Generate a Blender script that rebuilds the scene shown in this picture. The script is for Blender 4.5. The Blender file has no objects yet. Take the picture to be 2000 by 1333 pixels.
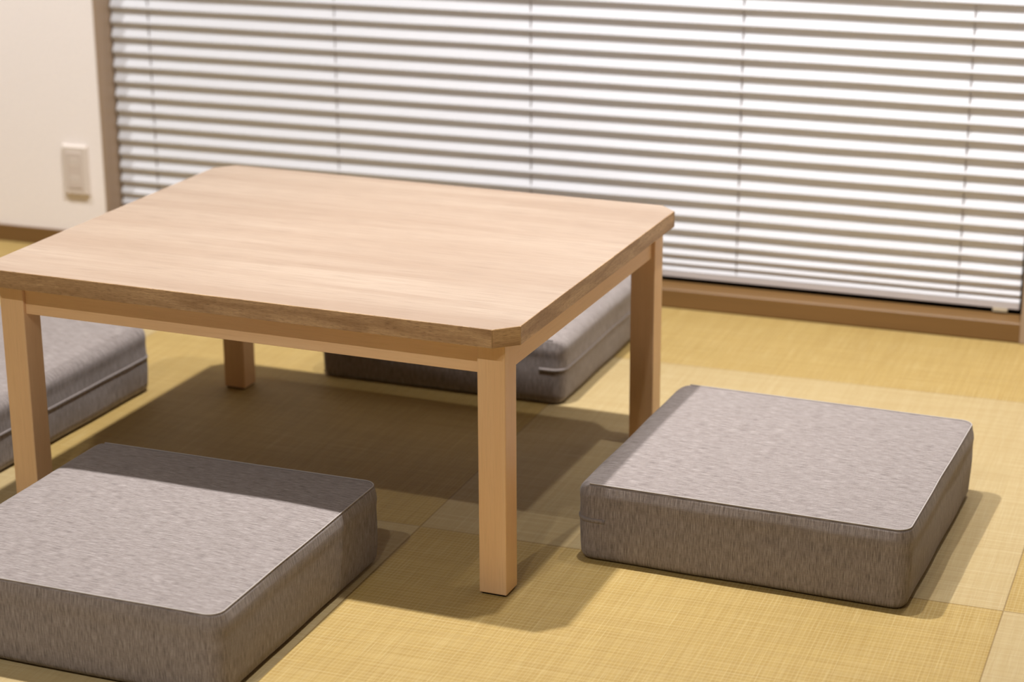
import bpy, bmesh, math, random
from mathutils import Vector, Matrix, noise
random.seed(4)
S = bpy.context.scene
C = S.collection
TH = math.radians(-1.9)                    # the table stands turned by this against the room
def tr(x, y):                              # table frame -> room frame
    c, s = math.cos(TH), math.sin(TH)
    return (c * x - s * y, s * x + c * y)

# ------------------------------------------------------------------ camera
cd = bpy.data.cameras.new('camera'); cam = bpy.data.objects.new('camera', cd); C.objects.link(cam)
cam.location = (0.9553, -2.5488, 1.2946)
cam.rotation_euler = (1.25581, 0.0050, 0.35713)
cd.sensor_fit = 'HORIZONTAL'; cd.sensor_width = 36.0; cd.lens = 36.0 * 4007.08 / 2000.0
cd.dof.use_dof = True; cd.dof.focus_distance = 2.98; cd.dof.aperture_fstop = 3.6
S.camera = cam
# ------------------------------------------------------------------ world, exposure
w = bpy.data.worlds.new('night'); S.world = w; w.use_nodes = True
w.node_tree.nodes['Background'].inputs[0].default_value = (0.10, 0.12, 0.18, 1)
w.node_tree.nodes['Background'].inputs[1].default_value = 0.02
S.view_settings.view_transform = 'Standard'; S.view_settings.look = 'None'
S.view_settings.gamma = 1.0; S.view_settings.exposure = 0.0
# ------------------------------------------------------------------ ceiling lamps (small downlights)
def lamp(name, x, y, watts, col=(1.0, 0.985, 0.975), size=0.07, z=2.66, spread=130, aim=None):
    l = bpy.data.lights.new(name, 'AREA'); l.shape = 'DISK'; l.size = size; l.energy = watts
    l.color = col; l.spread = math.radians(spread)
    o = bpy.data.objects.new(name, l); C.objects.link(o); o.location = (x, y, z)
    if aim: o.rotation_euler = (Vector(aim) - Vector((x, y, z))).to_track_quat('-Z', 'Y').to_euler()
    return o
lamp('downlight', *tr(0.08, 0.36), 17)
lamp('downlight', *tr(-0.52, 0.36), 45)
lamp('downlight', *tr(-0.42, -2.05), 20)
lamp('downlight', *tr(0.30, -2.05), 13)
lamp('wall_spot', -2.15, 0.56, 8.5, spread=75, aim=(-2.25, 1.5, 0.85))
lamp('wall_spot', 0.70, 0.66, 11, spread=85, aim=(0.78, 1.5, 0.6))

# ------------------------------------------------------------------ node helpers
def new_mat(name):
    m = bpy.data.materials.new(name); m.use_nodes = True
    nt = m.node_tree; b = nt.nodes['Principled BSDF']
    return m, nt, b
def N(nt, typ, **kw):
    n = nt.nodes.new(typ)
    for k, v in kw.items(): setattr(n, k, v)
    return n
def math_(nt, op, a, b=None, c=None):
    n = N(nt, 'ShaderNodeMath', operation=op)
    for i, v in enumerate((a, b, c)):
        if v is None: continue
        if isinstance(v, (int, float)): n.inputs[i].default_value = v
        else: nt.links.new(v, n.inputs[i])
    return n.outputs[0]
def coord(nt, kind, scale=(1, 1, 1), loc=(0, 0, 0)):
    t = N(nt, 'ShaderNodeTexCoord'); mp = N(nt, 'ShaderNodeMapping')
    mp.inputs['Scale'].default_value = scale; mp.inputs['Location'].default_value = loc
    nt.links.new(t.outputs[kind], mp.inputs[0]); return mp.outputs[0]
def noise_(nt, vec, scale=1.0, detail=4.0, rough=0.55, dist=0.0):
    n = N(nt, 'ShaderNodeTexNoise'); n.inputs['Scale'].default_value = scale
    n.inputs['Detail'].default_value = detail; n.inputs['Roughness'].default_value = rough
    n.inputs['Distortion'].default_value = dist
    nt.links.new(vec, n.inputs['Vector']); return n.outputs['Fac']
def ramp(nt, fac, stops, interp='LINEAR'):
    r = N(nt, 'ShaderNodeValToRGB'); r.color_ramp.interpolation = interp
    e = r.color_ramp.elements
    while len(e) < len(stops): e.new(0.5)
    for q, (p, c) in zip(e, stops): q.position = p; q.color = (*c, 1)
    nt.links.new(fac, r.inputs[0]); return r.outputs[0]
def mix(nt, fac, a, b, mode='MIX'):
    m = N(nt, 'ShaderNodeMix', data_type='RGBA', blend_type=mode)
    for s_, v in ((0, fac), (6, a), (7, b)):
        if isinstance(v, (int, float)): m.inputs[s_].default_value = v
        elif isinstance(v, tuple): m.inputs[s_].default_value = (*v, 1)
        else: nt.links.new(v, m.inputs[s_])
    return m.outputs[2]
def bump(nt, b, h, strength=0.3, dist=0.001):
    n = N(nt, 'ShaderNodeBump'); n.inputs['Strength'].default_value = strength
    n.inputs['Distance'].default_value = dist
    nt.links.new(h, n.inputs['Height']); nt.links.new(n.outputs[0], b.inputs['Normal'])
def lin(r, g, b, k=1.0):                   # sRGB 0-255 -> linear, k scales the reflectance
    f = lambda v: (v / 255) / 12.92 if v / 255 <= 0.04045 else ((v / 255 + 0.055) / 1.055) ** 2.4
    return (f(r) * k, f(g) * k, f(b) * k)

# ------------------------------------------------------------------ materials
def wood_mat(name, light, dark, along, across, rough=0.45, pore=0.35, streak=0.5, kind='UV', bstr=0.15, seed=0.0):
    """grain runs along UV v"""
    m, nt, b = new_mat(name)
    a = noise_(nt, coord(nt, kind, (across * 0.12, along * 0.35, 1), (seed, 0, 0)), 1, 3, 0.5, 0.6)
    f = noise_(nt, coord(nt, kind, (across, along, 1), (seed, 3, 0)), 1, 4, 0.6, 0.3)
    p = noise_(nt, coord(nt, kind, (across * 4, along * 4, 1), (seed, 7, 0)), 1, 2, 0.6)
    base = mix(nt, math_(nt, 'MULTIPLY', ramp(nt, a, [(0.35, (0, 0, 0)), (0.65, (1, 1, 1))]), streak), light, dark)
    fm = ramp(nt, f, [(0.40, (1, 1, 1)), (0.62, (0, 0, 0))])
    base = mix(nt, math_(nt, 'MULTIPLY', fm, 0.5 * streak), base, dark)
    pm = ramp(nt, p, [(0.52, (0, 0, 0)), (0.66, (1, 1, 1))])
    dk = tuple(v * 0.62 for v in dark)
    base = mix(nt, math_(nt, 'MULTIPLY', pm, pore), base, dk)
    nt.links.new(base, b.inputs['Base Color']); b.inputs['Roughness'].default_value = rough
    bump(nt, b, p, bstr, 0.0006)
    return m
M = {}
M['top'] = wood_mat('laminate_top', lin(226, 200, 176, 0.52), lin(196, 164, 138, 0.52), 3.2, 130, 0.40, 0.34, 0.62, seed=2.3)
M['edge'] = wood_mat('oak_edge_band', lin(226, 188, 142, 0.85), lin(150, 110, 70, 0.85), 22, 520, 0.5, 0.7, 0.62, bstr=0.5)
M['leg'] = wood_mat('beech', lin(238, 200, 154), lin(226, 182, 132), 4, 190, 0.42, 0.14, 0.45, seed=5)
M['joint'] = new_mat('joint_line')[0]
M['joint'].node_tree.nodes['Principled BSDF'].inputs['Base Color'].default_value = (*lin(205, 165, 115, 0.70), 1)

def fabric():
    m, nt, b = new_mat('melange_fabric')
    f = noise_(nt, coord(nt, 'UV', (900, 55, 1)), 1, 2, 0.6)          # fine threads along v
    g = noise_(nt, coord(nt, 'UV', (300, 16, 1), (4, 1, 0)), 1, 3, 0.6)
    h = noise_(nt, coord(nt, 'UV', (90, 1100, 1), (9, 4, 0)), 1, 2, 0.5)  # cross threads
    c1 = ramp(nt, f, [(0.34, lin(100, 88, 84, 0.58)), (0.50, lin(176, 163, 157, 0.58)), (0.66, lin(226, 215, 209, 0.58))])
    c2 = ramp(nt, g, [(0.36, lin(146, 134, 130, 0.60)), (0.64, lin(200, 189, 186, 0.60))])
    c = mix(nt, 0.38, c1, c2)
    c3 = ramp(nt, h, [(0.4, lin(152, 140, 136, 0.60)), (0.6, lin(190, 180, 176, 0.60))])
    c = mix(nt, 0.25, c, c3)
    nt.links.new(c, b.inputs['Base Color'])
    b.inputs['Roughness'].default_value = 0.95; b.inputs['Specular IOR Level'].default_value = 0.15
    b.inputs['Sheen Weight'].default_value = 0.15
    hh = math_(nt, 'ADD', f, math_(nt, 'MULTIPLY', h, 0.6))
    bump(nt, b, hh, 0.45, 0.0008)
    return m
M['fabric'] = fabric()
M['welt'] = new_mat('welt_highlight')[0]  # seam highlight painted in, as a colour lighter than the cover
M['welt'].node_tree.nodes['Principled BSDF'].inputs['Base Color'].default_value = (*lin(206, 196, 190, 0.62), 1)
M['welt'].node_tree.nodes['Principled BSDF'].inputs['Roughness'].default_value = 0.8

X0, Y0, TS = 0.671, 0.228, 0.9145
def tatami():
    m, nt, b = new_mat('woven_tatami')
    t = N(nt, 'ShaderNodeTexCoord'); sp = N(nt, 'ShaderNodeSeparateXYZ')
    nt.links.new(t.outputs['Object'], sp.inputs[0]); X, Y = sp.outputs[0], sp.outputs[1]
    u = math_(nt, 'DIVIDE', math_(nt, 'SUBTRACT', X, X0), TS)
    v = math_(nt, 'DIVIDE', math_(nt, 'SUBTRACT', Y, Y0), TS)
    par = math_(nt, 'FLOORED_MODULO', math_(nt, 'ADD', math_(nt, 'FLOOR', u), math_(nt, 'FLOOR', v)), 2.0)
    def edge(q):
        f = math_(nt, 'FRACT', q)
        return math_(nt, 'MULTIPLY', math_(nt, 'MINIMUM', f, math_(nt, 'SUBTRACT', 1.0, f)), TS)
    d = math_(nt, 'MINIMUM', edge(u), edge(v))
    seam = N(nt, 'ShaderNodeMapRange'); nt.links.new(d, seam.inputs[0])
    seam.inputs[1].default_value = 0.0004; seam.inputs[2].default_value = 0.0016
    seam.inputs[3].default_value = 1.0; seam.inputs[4].default_value = 0.0
    # threads: one set runs along Y, the other along X
    ty = noise_(nt, coord(nt, 'Object', (400, 9, 1)), 1, 2, 0.6)
    tyb = noise_(nt, coord(nt, 'Object', (120, 2.5, 1), (5, 5, 0)), 1, 3, 0.6)
    tx = noise_(nt, coord(nt, 'Object', (7, 260, 1), (2, 8, 0)), 1, 2, 0.6)
    txb = noise_(nt, coord(nt, 'Object', (3, 90, 1), (1, 3, 0)), 1, 3, 0.6)
    wy = math_(nt, 'SINE', math_(nt, 'MULTIPLY', X, 2 * math.pi / 0.0062))
    wx = math_(nt, 'SINE', math_(nt, 'MULTIPLY', Y, 2 * math.pi / 0.0088))
    def ss(val, a, b_):
        r = N(nt, 'ShaderNodeMapRange', interpolation_type='SMOOTHSTEP'); nt.links.new(val, r.inputs[0])
        r.inputs[1].default_value = a; r.inputs[2].default_value = b_; return r.outputs[0]
    ly = ss(ty, 0.52, 0.66); lx = ss(tx, 0.52, 0.66)
    dy = ss(tyb, 0.40, 0.62); dx = ss(txb, 0.40, 0.62)
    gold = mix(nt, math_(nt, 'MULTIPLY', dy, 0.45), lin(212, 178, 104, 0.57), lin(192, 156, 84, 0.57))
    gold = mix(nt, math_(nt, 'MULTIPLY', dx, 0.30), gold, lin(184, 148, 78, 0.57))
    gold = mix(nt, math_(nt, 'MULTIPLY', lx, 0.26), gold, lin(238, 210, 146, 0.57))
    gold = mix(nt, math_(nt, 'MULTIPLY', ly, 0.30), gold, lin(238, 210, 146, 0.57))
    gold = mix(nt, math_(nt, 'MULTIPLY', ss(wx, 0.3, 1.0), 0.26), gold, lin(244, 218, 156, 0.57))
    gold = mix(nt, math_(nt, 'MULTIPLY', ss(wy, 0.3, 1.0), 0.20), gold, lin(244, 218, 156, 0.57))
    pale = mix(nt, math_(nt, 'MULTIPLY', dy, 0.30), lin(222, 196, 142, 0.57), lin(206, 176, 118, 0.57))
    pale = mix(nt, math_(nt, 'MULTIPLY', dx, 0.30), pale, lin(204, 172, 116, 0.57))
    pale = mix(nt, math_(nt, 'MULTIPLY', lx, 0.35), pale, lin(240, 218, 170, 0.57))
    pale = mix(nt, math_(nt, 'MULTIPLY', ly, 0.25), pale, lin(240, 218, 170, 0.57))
    col = mix(nt, par, gold, pale)  # weave sheen painted in: every other tile gets the paler colour
    col = mix(nt, math_(nt, 'MULTIPLY', seam.outputs[0], 0.55), col, lin(120, 84, 34, 0.60))
    nt.links.new(col, b.inputs['Base Color']); b.inputs['Roughness'].default_value = 0.62
    b.inputs['Specular IOR Level'].default_value = 0.3
    h = math_(nt, 'ADD', math_(nt, 'ADD', ly, lx), math_(nt, 'MULTIPLY', math_(nt, 'ADD', wx, wy), 0.25))
    h = math_(nt, 'SUBTRACT', h, math_(nt, 'MULTIPLY', seam.outputs[0], 3))
    bump(nt, b, h, 0.3, 0.0006)
    return m
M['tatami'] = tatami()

def plain(name, col, rough=0.6, spec=0.4, tex=None, bs=0.2):
    m, nt, b = new_mat(name)
    b.inputs['Roughness'].default_value = rough; b.inputs['Specular IOR Level'].default_value = spec
    if tex:
        n = noise_(nt, coord(nt, 'Object', tex), 1, 3, 0.6)
        c = ramp(nt, n, [(0.3, tuple(v * 0.93 for v in col)), (0.7, tuple(min(1, v * 1.05) for v in col))])
        nt.links.new(c, b.inputs['Base Color']); bump(nt, b, n, bs, 0.001)
    else: b.inputs['Base Color'].default_value = (*col, 1)
    return m
M['wallpaper'] = plain('wallpaper', lin(248, 240, 236, 1.0), 0.8, 0.2, (260, 260, 260), 0.35)
M['ceiling'] = plain('ceiling_paper', lin(232, 226, 216, 0.50), 0.9, 0.2, (80, 80, 80))
M['trim'] = plain('beige_trim_wood', lin(150, 112, 66, 0.62), 0.45, 0.4, (3, 60, 60), 0.08)
M['jamb'] = plain('pale_jamb_wood', lin(188, 162, 136, 0.72), 0.5, 0.4, (60, 60, 3), 0.08)
M['plastic'] = plain('white_plastic', lin(228, 216, 206, 0.90), 0.35, 0.4)
M['plastic_in'] = plain('white_plastic_inset', lin(218, 204, 194, 0.90), 0.35, 0.4)
M['slot'] = plain('outlet_slot', lin(70, 60, 54), 0.7, 0.2)
M['black'] = plain('black_aluminium', lin(16, 15, 15), 0.4, 0.4)
M['rubber'] = plain('dark_foot_pad', lin(34, 28, 24), 0.8, 0.2)
M['rail'] = plain('white_painted_rail', lin(226, 216, 212, 0.70), 0.4, 0.4)
M['cord'] = plain('grey_cord', lin(120, 108, 100), 0.8, 0.2)
M['clear'] = plain('ivory_clip', lin(216, 200, 168, 0.70), 0.4, 0.4)
def blind_cloth():
    m, nt, b = new_mat('pleated_blind_cloth')
    n = noise_(nt, coord(nt, 'Object', (40, 400, 400)), 1, 3, 0.5)
    c = ramp(nt, n, [(0.3, lin(216, 216, 220, 1.0)), (0.7, lin(220, 220, 225, 1.0))])
    nt.links.new(c, b.inputs['Base Color']); b.inputs['Roughness'].default_value = 0.85
    b.inputs['Specular IOR Level'].default_value = 0.15
    tl = N(nt, 'ShaderNodeBsdfTranslucent'); tl.inputs['Color'].default_value = (0.93, 0.80, 0.70, 1)
    ms = N(nt, 'ShaderNodeMixShader'); ms.inputs[0].default_value = 0.08
    nt.links.new(b.outputs[0], ms.inputs[1]); nt.links.new(tl.outputs[0], ms.inputs[2])
    nt.links.new(ms.outputs[0], nt.nodes['Material Output'].inputs['Surface'])
    return m
M['blind'] = blind_cloth()
def glass():
    m, nt, b = new_mat('window_glass')
    b.inputs['Base Color'].default_value = (0.95, 0.98, 0.97, 1); b.inputs['Roughness'].default_value = 0.02
    b.inputs['Transmission Weight'].default_value = 1.0; b.inputs['IOR'].default_value = 1.45
    return m
M['glass'] = glass()

# ------------------------------------------------------------------ mesh helpers
def link(name, me, mat, parent=None, **props):
    o = bpy.data.objects.new(name, me); C.objects.link(o)
    if mat: me.materials.append(mat)
    if parent: o.parent = parent
    for k, v in props.items(): o[k] = v
    return o
def mesh_from(name, verts, faces, uvs=None, smooth=False):
    me = bpy.data.meshes.new(name); me.from_pydata([tuple(v) for v in verts], [], faces); me.update()
    if uvs:
        l = me.uv_layers.new(name='UVMap')
        for i, uv in enumerate(uvs): l.data[i].uv = uv
    if smooth: me.polygons.foreach_set('use_smooth', [True] * len(me.polygons))
    return me
def box_uv(me, axis):
    """UV: v along the grain axis, u across"""
    l = me.uv_layers.new(name='UVMap') if not me.uv_layers else me.uv_layers[0]
    for p in me.polygons:
        n = [abs(c) for c in p.normal]
        for li in p.loop_indices:
            co = me.vertices[me.loops[li].vertex_index].co
            others = [a for a in range(3) if a != axis]
            k = others[0] if n[others[0]] < n[others[1]] else others[1]
            l.data[li].uv = (co[k] + n.index(max(n)) * 0.37, co[axis])
def box(name, x0, x1, y0, y1, z0, z1, mat, parent=None, bevel=0.0, grain=None, seg=2, **props):
    bm = bmesh.new(); bmesh.ops.create_cube(bm, size=1)
    for v in bm.verts:
        v.co = Vector(((x0 + x1) / 2 + v.co.x * (x1 - x0), (y0 + y1) / 2 + v.co.y * (y1 - y0), (z0 + z1) / 2 + v.co.z * (z1 - z0)))
    if bevel: bmesh.ops.bevel(bm, geom=bm.edges[:], offset=bevel, segments=seg, profile=0.5, affect='EDGES')
    me = bpy.data.meshes.new(name); bm.to_mesh(me); bm.free()
    box_uv(me, grain if grain is not None else 2)
    return link(name, me, mat, parent, **props)
def empty(name, loc, rz=0, **props):
    o = bpy.data.objects.new(name, None); C.objects.link(o); o.location = loc; o.rotation_euler = (0, 0, rz)
    o.empty_display_size = 0.1
    for k, v in props.items(): o[k] = v
    return o
def multi_box(name, boxes, mat, parent=None, bevel=0.0, **props):
    bm = bmesh.new()
    for (x0, x1, y0, y1, z0, z1) in boxes:
        r = bmesh.ops.create_cube(bm, size=1)
        for v in r['verts']:
            v.co = Vector(((x0 + x1) / 2 + v.co.x * (x1 - x0), (y0 + y1) / 2 + v.co.y * (y1 - y0), (z0 + z1) / 2 + v.co.z * (z1 - z0)))
        if bevel:
            es = list({e for v in r['verts'] for e in v.link_edges})
            bmesh.ops.bevel(bm, geom=es, offset=bevel, segments=2, profile=0.5, affect='EDGES')
    me = bpy.data.meshes.new(name); bm.to_mesh(me); bm.free(); box_uv(me, 0)
    return link(name, me, mat, parent, **props)

# ------------------------------------------------------------------ the room
WY = 1.50                                   # face of the window wall
XL, XR = -4.2, 4.0                          # side walls
YB = -6.0                                   # wall behind the camera
WX0, WX1, WZ1 = -1.578, 0.535, 2.06         # window opening
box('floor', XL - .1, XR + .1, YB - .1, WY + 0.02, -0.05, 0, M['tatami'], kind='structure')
box('ceiling', XL - .1, XR + .1, YB - .1, WY + .25, 2.68, 2.78, M['ceiling'], kind='structure')
box('wall_left', XL - .1, XL, YB, WY, 0, 2.68, M['wallpaper'], kind='structure')
box('wall_right', XR, XR + .1, YB, WY, 0, 2.68, M['wallpaper'], kind='structure')
box('wall_front', XL, XR, YB - .1, YB, 0, 2.68, M['wallpaper'], kind='structure')
multi_box('wall_back', [(XL, WX0, WY, WY + .2, 0, 2.68), (WX1 + .001, XR, WY, WY + .2, 0, 2.68),
                        (WX0, WX1 + .001, WY, WY + .2, WZ1, 2.68)], M['wallpaper'], kind='structure')
box('baseboard_back', XL, WX0 - 0.001, WY - 0.007, WY, 0, 0.040, M['trim'], bevel=0.0015, grain=0, kind='structure')
box('baseboard_right', WX1 + 0.024, XR, WY - 0.007, WY, 0, 0.040, M['trim'], bevel=0.0015, grain=0, kind='structure')
# window sill board and reveal lining
box('trim_1', WX0, WX1, WY - 0.002, WY + 0.062, 0.0, 0.0425, M['trim'], bevel=0.004, grain=0, seg=3, kind='structure')
box('trim_2', WX0 - 0.0005, WX0 + 0.006, WY - 0.002, WY + 0.165, 0.0425, WZ1, M['jamb'], bevel=0.001, grain=2, kind='structure')
box('trim_3', WX1 - 0.003, WX1 + 0.022, WY - 0.005, WY + 0.165, 0.0, WZ1, M['jamb'], bevel=0.002, grain=2, kind='structure')
# window: black frame, glass, night outside
fx0, fx1, fy0, fy1 = WX0 + 0.006, WX1 - 0.003, WY + 0.10, WY + 0.165
multi_box('window_1', [(fx0, fx1, WY + 0.062, fy1, -0.01, 0.020), (fx0, fx1, fy0, fy1, 0.020, 0.075), (fx0, fx1, fy0, fy1, WZ1 - .05, WZ1),
                       (fx0, fx0 + .05, fy0, fy1, 0.075, WZ1 - .05), (fx1 - .05, fx1, fy0, fy1, 0.075, WZ1 - .05),
                       ((fx0 + fx1) / 2 - .03, (fx0 + fx1) / 2 + .03, fy0, fy1, 0.075, WZ1 - .05)], M['black'], kind='structure')
g = box('pane', fx0 + .05, (fx0 + fx1) / 2 - .03, fy0 + .03, fy0 + .036, 0.075, WZ1 - .05, M['glass'], bpy.data.objects['window_1'])
g = box('pane', (fx0 + fx1) / 2 + .03, fx1 - .05, fy0 + .03, fy0 + .036, 0.075, WZ1 - .05, M['glass'], bpy.data.objects['window_1'])

# ------------------------------------------------------------------ wall outlet
ox, oz = -1.6515, 0.190
out = empty('wall_outlet', (ox, WY, oz), 0, label='white plastic power outlet plate low on the wall left of the window', category='outlet')
def bevelled_plate(name, w_, h_, y0, y1, taper, mat, parent, bev=0.001):
    bm = bmesh.new(); bmesh.ops.create_cube(bm, size=1)
    for v in bm.verts:
        front = v.co.y < 0
        k = taper if front else 0
        v.co = Vector((v.co.x * (w_ - 2 * k), y1 if not front else y0, v.co.z * (h_ - 2 * k)))
    bmesh.ops.bevel(bm, geom=bm.edges[:], offset=bev, segments=2, profile=0.5, affect='EDGES')
    me = bpy.data.meshes.new(name); bm.to_mesh(me); bm.free(); return link(name, me, mat, parent)
bevelled_plate('cover_plate', 0.070, 0.122, -0.010, 0.0, 0.005, M['plastic'], out)
bevelled_plate('socket_insert', 0.042, 0.088, -0.0115, -0.009, 0.001, M['plastic_in'], out, 0.0006)
for zc in (0.021, -0.021):
    multi_box('socket_slots', [(-0.0062, -0.0054, -0.0119, -0.0110, zc - .0035, zc + .0035),
                               (0.0054, 0.0062, -0.0119, -0.0110, zc - .0042, zc + .0042)], M['slot'], out)
    bevelled_plate('socket_face', 0.026, 0.019, -0.0118, -0.0112, 0.0005, M['plastic'], out, 0.0002).location.z = zc

# ------------------------------------------------------------------ pleated blind
bx0, bx1 = WX0 + 0.010, WX1 - 0.014
yf, yb = WY + 0.0540, WY + 0.0638
bl = empty('pleated_blind', ((bx0 + bx1) / 2, (yf + yb) / 2, 0.054), 0,
           label='wide white pleated blind lowered over the window, almost to the sill', category='blind')
bxc, byc = bl.location.x, bl.location.y
centres = [0.0725, 0.0885, 0.1095, 0.1360, 0.1665, 0.1990, 0.2325]
while centres[-1] < WZ1 - 0.09: centres.append(centres[-1] + 0.0345)
prof = []                                   # (z, y): fold points, soft at the tips
for i, c in enumerate(centres):
    nxt = centres[i + 1] - c if i + 1 < len(centres) else 0.0345
    prv = c - centres[i - 1] if i else 0.016
    amp = min(1.0, (prv + nxt) / 2 / 0.030)
    zf = c - 0.24 * prv; zb = c + 0.25 * nxt + 0.001
    mid = (yf + yb) / 2; a = (yb - yf) / 2 * (0.35 + 0.65 * amp)
    prof.append((zf, mid - a, c)); prof.append((zb, mid + a, c))
verts, faces = [], []
nx = 90
pts = []
for i, (z, y, c) in enumerate(prof):        # soften each fold with three points
    if 0 < i < len(prof) - 1:
        z0, y0, _ = prof[i - 1]; z2, y2, _ = prof[i + 1]; t = 0.10
        pts += [(z + (z0 - z) * t, y + (y0 - y) * t), (z, y + ((y0 + y2) / 2 - y) * t * 0.6), (z + (z2 - z) * t, y + (y2 - y) * t)]
    else: pts.append((z, y))
for (z, y) in pts:
    for j in range(nx + 1):
        x = bx0 + (bx1 - bx0) * j / nx
        dz = 0.0009 * noise.noise(Vector((x * 4, z * 30, 1))); dy = 0.0008 * noise.noise(Vector((x * 5, z * 30, 7)))
        verts.append((x - bxc, y + dy - byc, z + dz - 0.054))
for i in range(len(pts) - 1):
    for j in range(nx):
        a = i * (nx + 1) + j; faces.append((a, a + 1, a + nx + 2, a + nx + 1))
me = mesh_from('pleated_cloth', verts, faces)
clo = link('pleated_cloth', me, M['blind'], bl)
def lbox(name, x0, x1, y0, y1, z0, z1, mat, parent, bevel=0.0):
    o = box(name, x0 - bxc, x1 - bxc, y0 - byc, y1 - byc, z0 - .054, z1 - .054, mat, parent, bevel, 0); return o
lbox('bottom_rail', bx0, bx1, yf, yb - .001, 0.0535, 0.0600, M['rail'], bl, 0.0012)
lbox('rail_cap', bx0, bx1, yf + .0006, yb - .002, 0.0604, 0.0668, M['rail'], bl, 0.0012)
lbox('head_rail', bx0, bx1, yf - .004, yb + .004, WZ1 - 0.055, WZ1 - .005, M['rail'], bl, 0.002)
lbox('clip', 0.468, 0.498, yf - .003, yf + .012, 0.0465, 0.0535, M['clear'], bl, 0.001)
for x in (0.3945, -0.073, -0.538, -1.000, -1.470):
    bm = bmesh.new(); bmesh.ops.create_cone(bm, cap_ends=True, segments=8, radius1=0.0011, radius2=0.0011, depth=WZ1 - .12)
    for v in bm.verts: v.co += Vector((x - bxc, (yf + yb) / 2 - 0.0015 - byc, (WZ1 - .12) / 2 + .064 - .054))
    me = bpy.data.meshes.new('lift_cord'); bm.to_mesh(me); bm.free(); link('lift_cord', me, M['cord'], bl)

# ------------------------------------------------------------------ low table
W, D, CH, T, OF, OY, LS, H = 0.900, 0.757, 0.031, 0.0285, 0.0213, 0.0235, 0.0432, 0.4206
tc = tr(-W / 2, D / 2)
table = empty('low_table', (tc[0], tc[1], 0), TH,
              label='low rectangular wood-grain table with clipped corners and four straight legs', category='table')
hx, hy = W / 2, D / 2
def octo(inset=0.0, c=CH):
    a, b_ = hx - inset, hy - inset; k = c - inset * 0.586
    return [(-a + k, -b_), (a - k, -b_), (a, -b_ + k), (a, b_ - k), (a - k, b_), (-a + k, b_), (-a, b_ - k), (-a, -b_ + k)]
# top slab: laminate surface set in a thin edge band
o1 = octo(0.0008)
vs = [(x, y, H) for x, y in o1] + [(x, y, H - T + .0005) for x, y in octo(0.0012)]
fs = [tuple(range(8)), tuple(reversed(range(8, 16)))] + [(i, i + 8, (i + 1) % 8 + 8, (i + 1) % 8) for i in range(8)]
me = mesh_from('tabletop', vs, [tuple(reversed(f)) if k > 1 else f for k, f in enumerate(fs)])
bm = bmesh.new(); bm.from_mesh(me); bmesh.ops.recalc_face_normals(bm, faces=bm.faces); bm.to_mesh(me); bm.free(); box_uv(me, 0)
link('tabletop', me, M['top'], table, label='pale wood-grain laminate top')
# edge band: ring with small rounded arris
rings = [(0.0010, H), (0.0003, H - .0003), (0.0, H - .0010), (0.0, H - T + .0012), (0.0004, H - T + .0003), (0.0014, H - T)]
vs, fs, uv = [], [], []
for ins, z in rings: vs += [(x, y, z) for x, y in octo(ins)]
base = octo(); per = [0.0]
for i in range(8): per.append(per[-1] + math.dist(base[i], base[(i + 1) % 8]))
for r in range(len(rings) - 1):
    for i in range(8):
        j = (i + 1) % 8
        fs.append((r * 8 + i, (r + 1) * 8 + i, (r + 1) * 8 + j, r * 8 + j))
        za, zb_ = rings[r][1], rings[r + 1][1]; o_ = 0.11 * i
        uv += [(za + o_, per[i]), (zb_ + o_, per[i]), (zb_ + o_, per[i + 1]), (za + o_, per[i + 1])]
me = mesh_from('edge_band', vs, fs, uv)
bm = bmesh.new(); bm.from_mesh(me); bmesh.ops.recalc_face_normals(bm, faces=bm.faces); bm.to_mesh(me); bm.free()
link('edge_band', me, M['edge'], table, label='darker oak-look edge band')
vs = []
for (x, y) in octo():                       # fine pale joint lines on the eight arrises
    vs.append((x - .0006, x + .0006, y - .0006, y + .0006, H - T + .001, H - .001))
for q in vs: multi_box('edge_joint', [q], M['joint'], table)
# legs
for sx in (-1, 1):
    for sy in (-1, 1):
        x0 = sx * (hx - OF); x1 = x0 - sx * LS; y0 = sy * (hy - OY); y1 = y0 - sy * LS
        lg = box('leg', min(x0, x1), max(x0, x1), min(y0, y1), max(y0, y1), 0.003, H - T, M['leg'], table, 0.0016, 2)
        k = 0.0035
        box('foot_pad', min(x0, x1) + k, max(x0, x1) - k, min(y0, y1) + k, max(y0, y1) - k, 0.0, 0.0031, M['rubber'], lg)
# aprons
AZ = 0.3438
ax, ay = hx - OF, hy - OY
for sy in (-1, 1):
    y0 = sy * (ay - 0.006); y1 = y0 - sy * 0.018
    box('apron', -ax + LS, ax - LS, min(y0, y1), max(y0, y1), AZ, H - T, M['leg'], table, 0.001, 0)
for sx in (-1, 1):
    x0 = sx * (ax - 0.006); x1 = x0 - sx * 0.018
    box('apron', min(x0, x1), max(x0, x1), -ay + LS, ay - LS, AZ, H - T, M['leg'], table, 0.001, 1)

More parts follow.
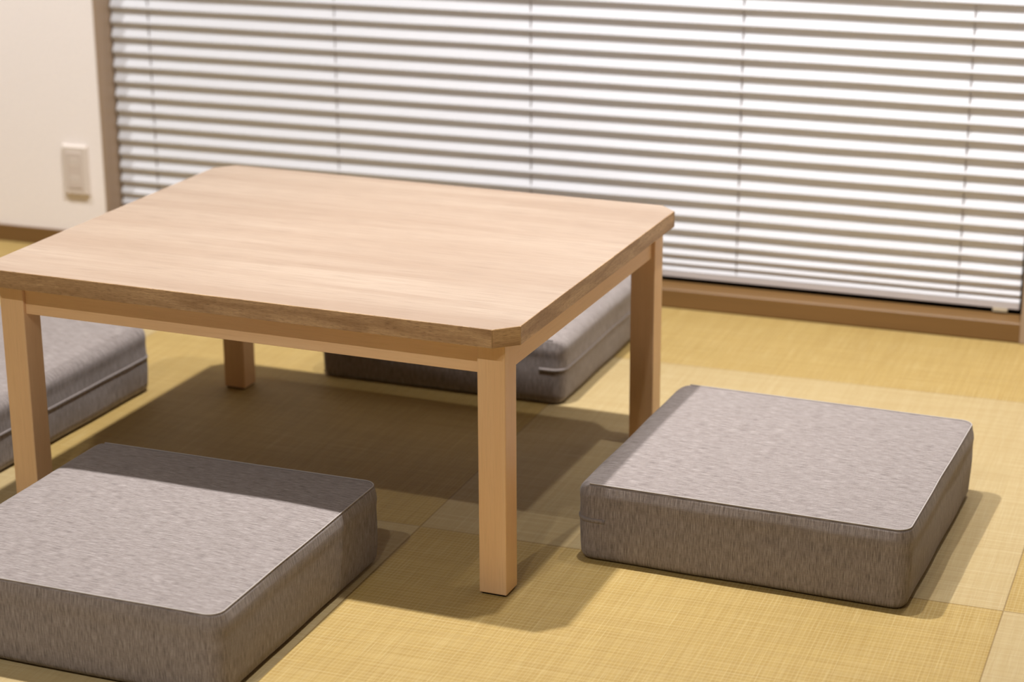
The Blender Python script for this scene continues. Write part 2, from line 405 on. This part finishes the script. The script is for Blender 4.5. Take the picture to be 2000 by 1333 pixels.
# ------------------------------------------------------------------ floor cushions
def cushion(cx, cy, rz, w_, d_, h_, zipside, label, seed, puff=0.004):
    """zipside: unit (x, y) of the side that carries the zip; there the cover rolls over in one piece"""
    px, py = tr(cx, cy)
    root = empty('floor_cushion', (px, py, 0), TH + rz, label=label, category='cushion', group='square floor cushions around the table')
    cr = 0.022
    P = []                                  # rounded-rect outline: (x, y, nx, ny, s)
    hx_, hy_ = w_ / 2, d_ / 2
    segs = [((hx_ - cr, -hy_ + cr), -90), ((hx_ - cr, hy_ - cr), 0), ((-hx_ + cr, hy_ - cr), 90), ((-hx_ + cr, -hy_ + cr), 180)]
    for q, ((ax_, ay_), a0) in enumerate(segs):
        for k in range(11):
            a = math.radians(a0 + 9 * k); P.append((ax_ + cr * math.cos(a), ay_ + cr * math.sin(a), math.cos(a), math.sin(a)))
        nxt = segs[(q + 1) % 4]; a = math.radians(a0 + 90)
        s0 = (ax_ + cr * math.cos(a), ay_ + cr * math.sin(a)); s1 = (nxt[0][0] + cr * math.cos(a), nxt[0][1] + cr * math.sin(a))
        for k in range(1, 40):
            t = k / 40; P.append((s0[0] + (s1[0] - s0[0]) * t, s0[1] + (s1[1] - s0[1]) * t, math.cos(a), math.sin(a)))
    n = len(P); s = [0.0]
    for i in range(n): s.append(s[-1] + math.dist(P[i][:2], P[(i + 1) % n][:2]))
    def rad(nx_, ny_):
        f = max(0.0, nx_ * zipside[0] + ny_ * zipside[1]); return 0.006 + 0.013 * f ** 2
    def bulge(z, x, y):                     # sides swell a little between floor and seam
        return 0.0030 * math.sin(math.pi * min(1, max(0, z / h_))) + 0.0022 * math.exp(-((h_ - z - 0.020) / 0.010) ** 2) + 0.0016 * noise.noise(Vector((x * 9 + seed, y * 9, z * 14)))
    rings = []
    for z, ins in ((0.0, 0.014), (0.002, 0.006), (0.006, 0.002), (0.012, 0.0)):
        rings.append([(p[0] - p[2] * (ins - bulge(z, p[0], p[1])), p[1] - p[3] * (ins - bulge(z, p[0], p[1])), z) for p in P])
    for k in range(1, 13):
        f = k / 13
        rg = []
        for p in P:
            zt = h_ - rad(p[2], p[3]); z = 0.012 + (zt - 0.012) * f; b_ = bulge(z, p[0], p[1])
            rg.append((p[0] + p[2] * b_, p[1] + p[3] * b_, z))
        rings.append(rg)
    for k in range(0, 8):                   # rolled top edge
        a = math.radians(90 * k / 7)
        rg = []
        for p in P:
            r = rad(p[2], p[3]); b_ = bulge(h_ - r, p[0], p[1]) * math.cos(a)
            rg.append((p[0] + p[2] * (b_ - r + r * math.cos(a)), p[1] + p[3] * (b_ - r + r * math.cos(a)), h_ - r + r * math.sin(a)))
        rings.append(rg)
    nside = len(rings)
    last = rings[-1]
    def crown(x, y):
        u, v = abs(x) / hx_, abs(y) / hy_
        c = (1 - min(1, u) ** 3.0) * (1 - min(1, v) ** 3.0)
        return puff * c + 0.0012 * noise.noise(Vector((x * 7, y * 7, seed))) * min(1, c * 4)
    for k in range(1, 25):
        f = 1 - (k / 25) ** 1.0
        rg = []
        for (x, y, z) in last: rg.append((x * f, y * f, h_ + crown(x * f, y * f)))
        rings.append(rg)
    verts = [v for rg in rings for v in rg]; c0 = len(verts); verts.append((0, 0, h_ + crown(0, 0)))
    c1 = len(verts); verts.append((0, 0, 0.0))
    faces, uv = [], []
    for r in range(len(rings) - 1):
        for i in range(n):
            j = (i + 1) % n; a, b_, c_, d2 = r * n + i, r * n + j, (r + 1) * n + j, (r + 1) * n + i
            faces.append((a, b_, c_, d2))
            if r < nside - 6:
                za, zc = verts[a][2], verts[d2][2]
                uv += [(s[i] + seed, za), (s[i + 1] + seed, za), (s[i + 1] + seed, zc), (s[i] + seed, zc)]
            else: uv += [(verts[q][1] + seed, verts[q][0] + 3) for q in (a, b_, c_, d2)]
    L = (len(rings) - 1) * n
    for i in range(n):
        j = (i + 1) % n; faces.append((L + i, L + j, c0)); uv += [(verts[q][1] + seed, verts[q][0] + 3) for q in (L + i, L + j, c0)]
        faces.append((j, i, c1)); uv += [(verts[q][1], verts[q][0]) for q in (j, i, c1)]
    me = mesh_from('cover', verts, faces, uv, True); link('cover', me, M['fabric'], root)
    # welt seam along the three crisp sides
    def along(r_, test, rr, name, zoff=0.0, flat=1.0, closed=False):
        idx = [i for i in range(n) if test(i)]
        if not closed:                      # start the run right after the gap
            st = next(i for i in idx if not test((i - 1) % n)); idx = [(st + k) % n for k in range(len(idx))]
        vs, fs, uv_ = [], [], []
        m_ = 8
        for i in idx:
            p = P[i]; q = r_(i)
            for k in range(m_):
                a = 2 * math.pi * k / m_
                vs.append((q[0] + p[2] * math.cos(a) * rr, q[1] + p[3] * math.cos(a) * rr, q[2] + zoff + math.sin(a) * rr * flat))
        for r in range(len(idx) - 1):
            for k in range(m_):
                k2 = (k + 1) % m_; fs.append((r * m_ + k, (r + 1) * m_ + k, (r + 1) * m_ + k2, r * m_ + k2))
                uv_ += [(s[idx[r]], k * .001), (s[idx[r]] + .01, k * .001), (s[idx[r]] + .01, k * .001 + .001), (s[idx[r]], k * .001 + .001)]
        fs.append(tuple(range(m_))[::-1]); uv_ += [(0, 0)] * m_
        e = (len(idx) - 1) * m_; fs.append(tuple(e + k for k in range(m_))); uv_ += [(0, 0)] * m_
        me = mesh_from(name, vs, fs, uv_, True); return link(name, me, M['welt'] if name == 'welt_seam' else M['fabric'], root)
    top45 = [(q[0] + p[2] * 0.0006, q[1] + p[3] * 0.0006, q[2] + 0.0010) for q, p in zip(rings[nside - 4], P)]
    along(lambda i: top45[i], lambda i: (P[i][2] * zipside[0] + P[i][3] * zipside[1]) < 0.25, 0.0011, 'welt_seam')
    # zip flap round the zip side and a little past both corners
    zx, zy = zipside
    def zt(i):
        e = P[i][0] * zx + P[i][1] * zy; half = hx_ if zx else hy_
        return e > half - 0.052
    mid = h_ * 0.54
    def at_mid(i):
        p = P[i]; b_ = bulge(mid, p[0], p[1]) + 0.0002; return (p[0] + p[2] * b_, p[1] + p[3] * b_, mid)
    along(at_mid, zt, 0.0015, 'zip_flap', flat=2.2)
    return root
cushion(0.281, 0.438, math.radians(-0.5), 0.506, 0.490, 0.127, (-1, 0),
        'grey fabric floor cushion standing clear of the table on its right side', 0.3)
cushion(-0.500, -0.172, math.radians(1.0), 0.500, 0.500, 0.127, (-1, 0),
        'grey fabric floor cushion in the front left, its back edge in the table shadow', 1.7)
cushion(-1.258, 0.386, math.radians(-1.0), 0.500, 0.500, 0.127, (1, 0),
        'grey fabric floor cushion crossed by the front left table leg, cut by the photo edge', 2.9, 0.006)
cushion(-0.495, 1.073, math.radians(1.0), 0.496, 0.500, 0.127, (1, 0),
        'grey fabric floor cushion on the window side, seen between the table legs', 4.1, 0.006)
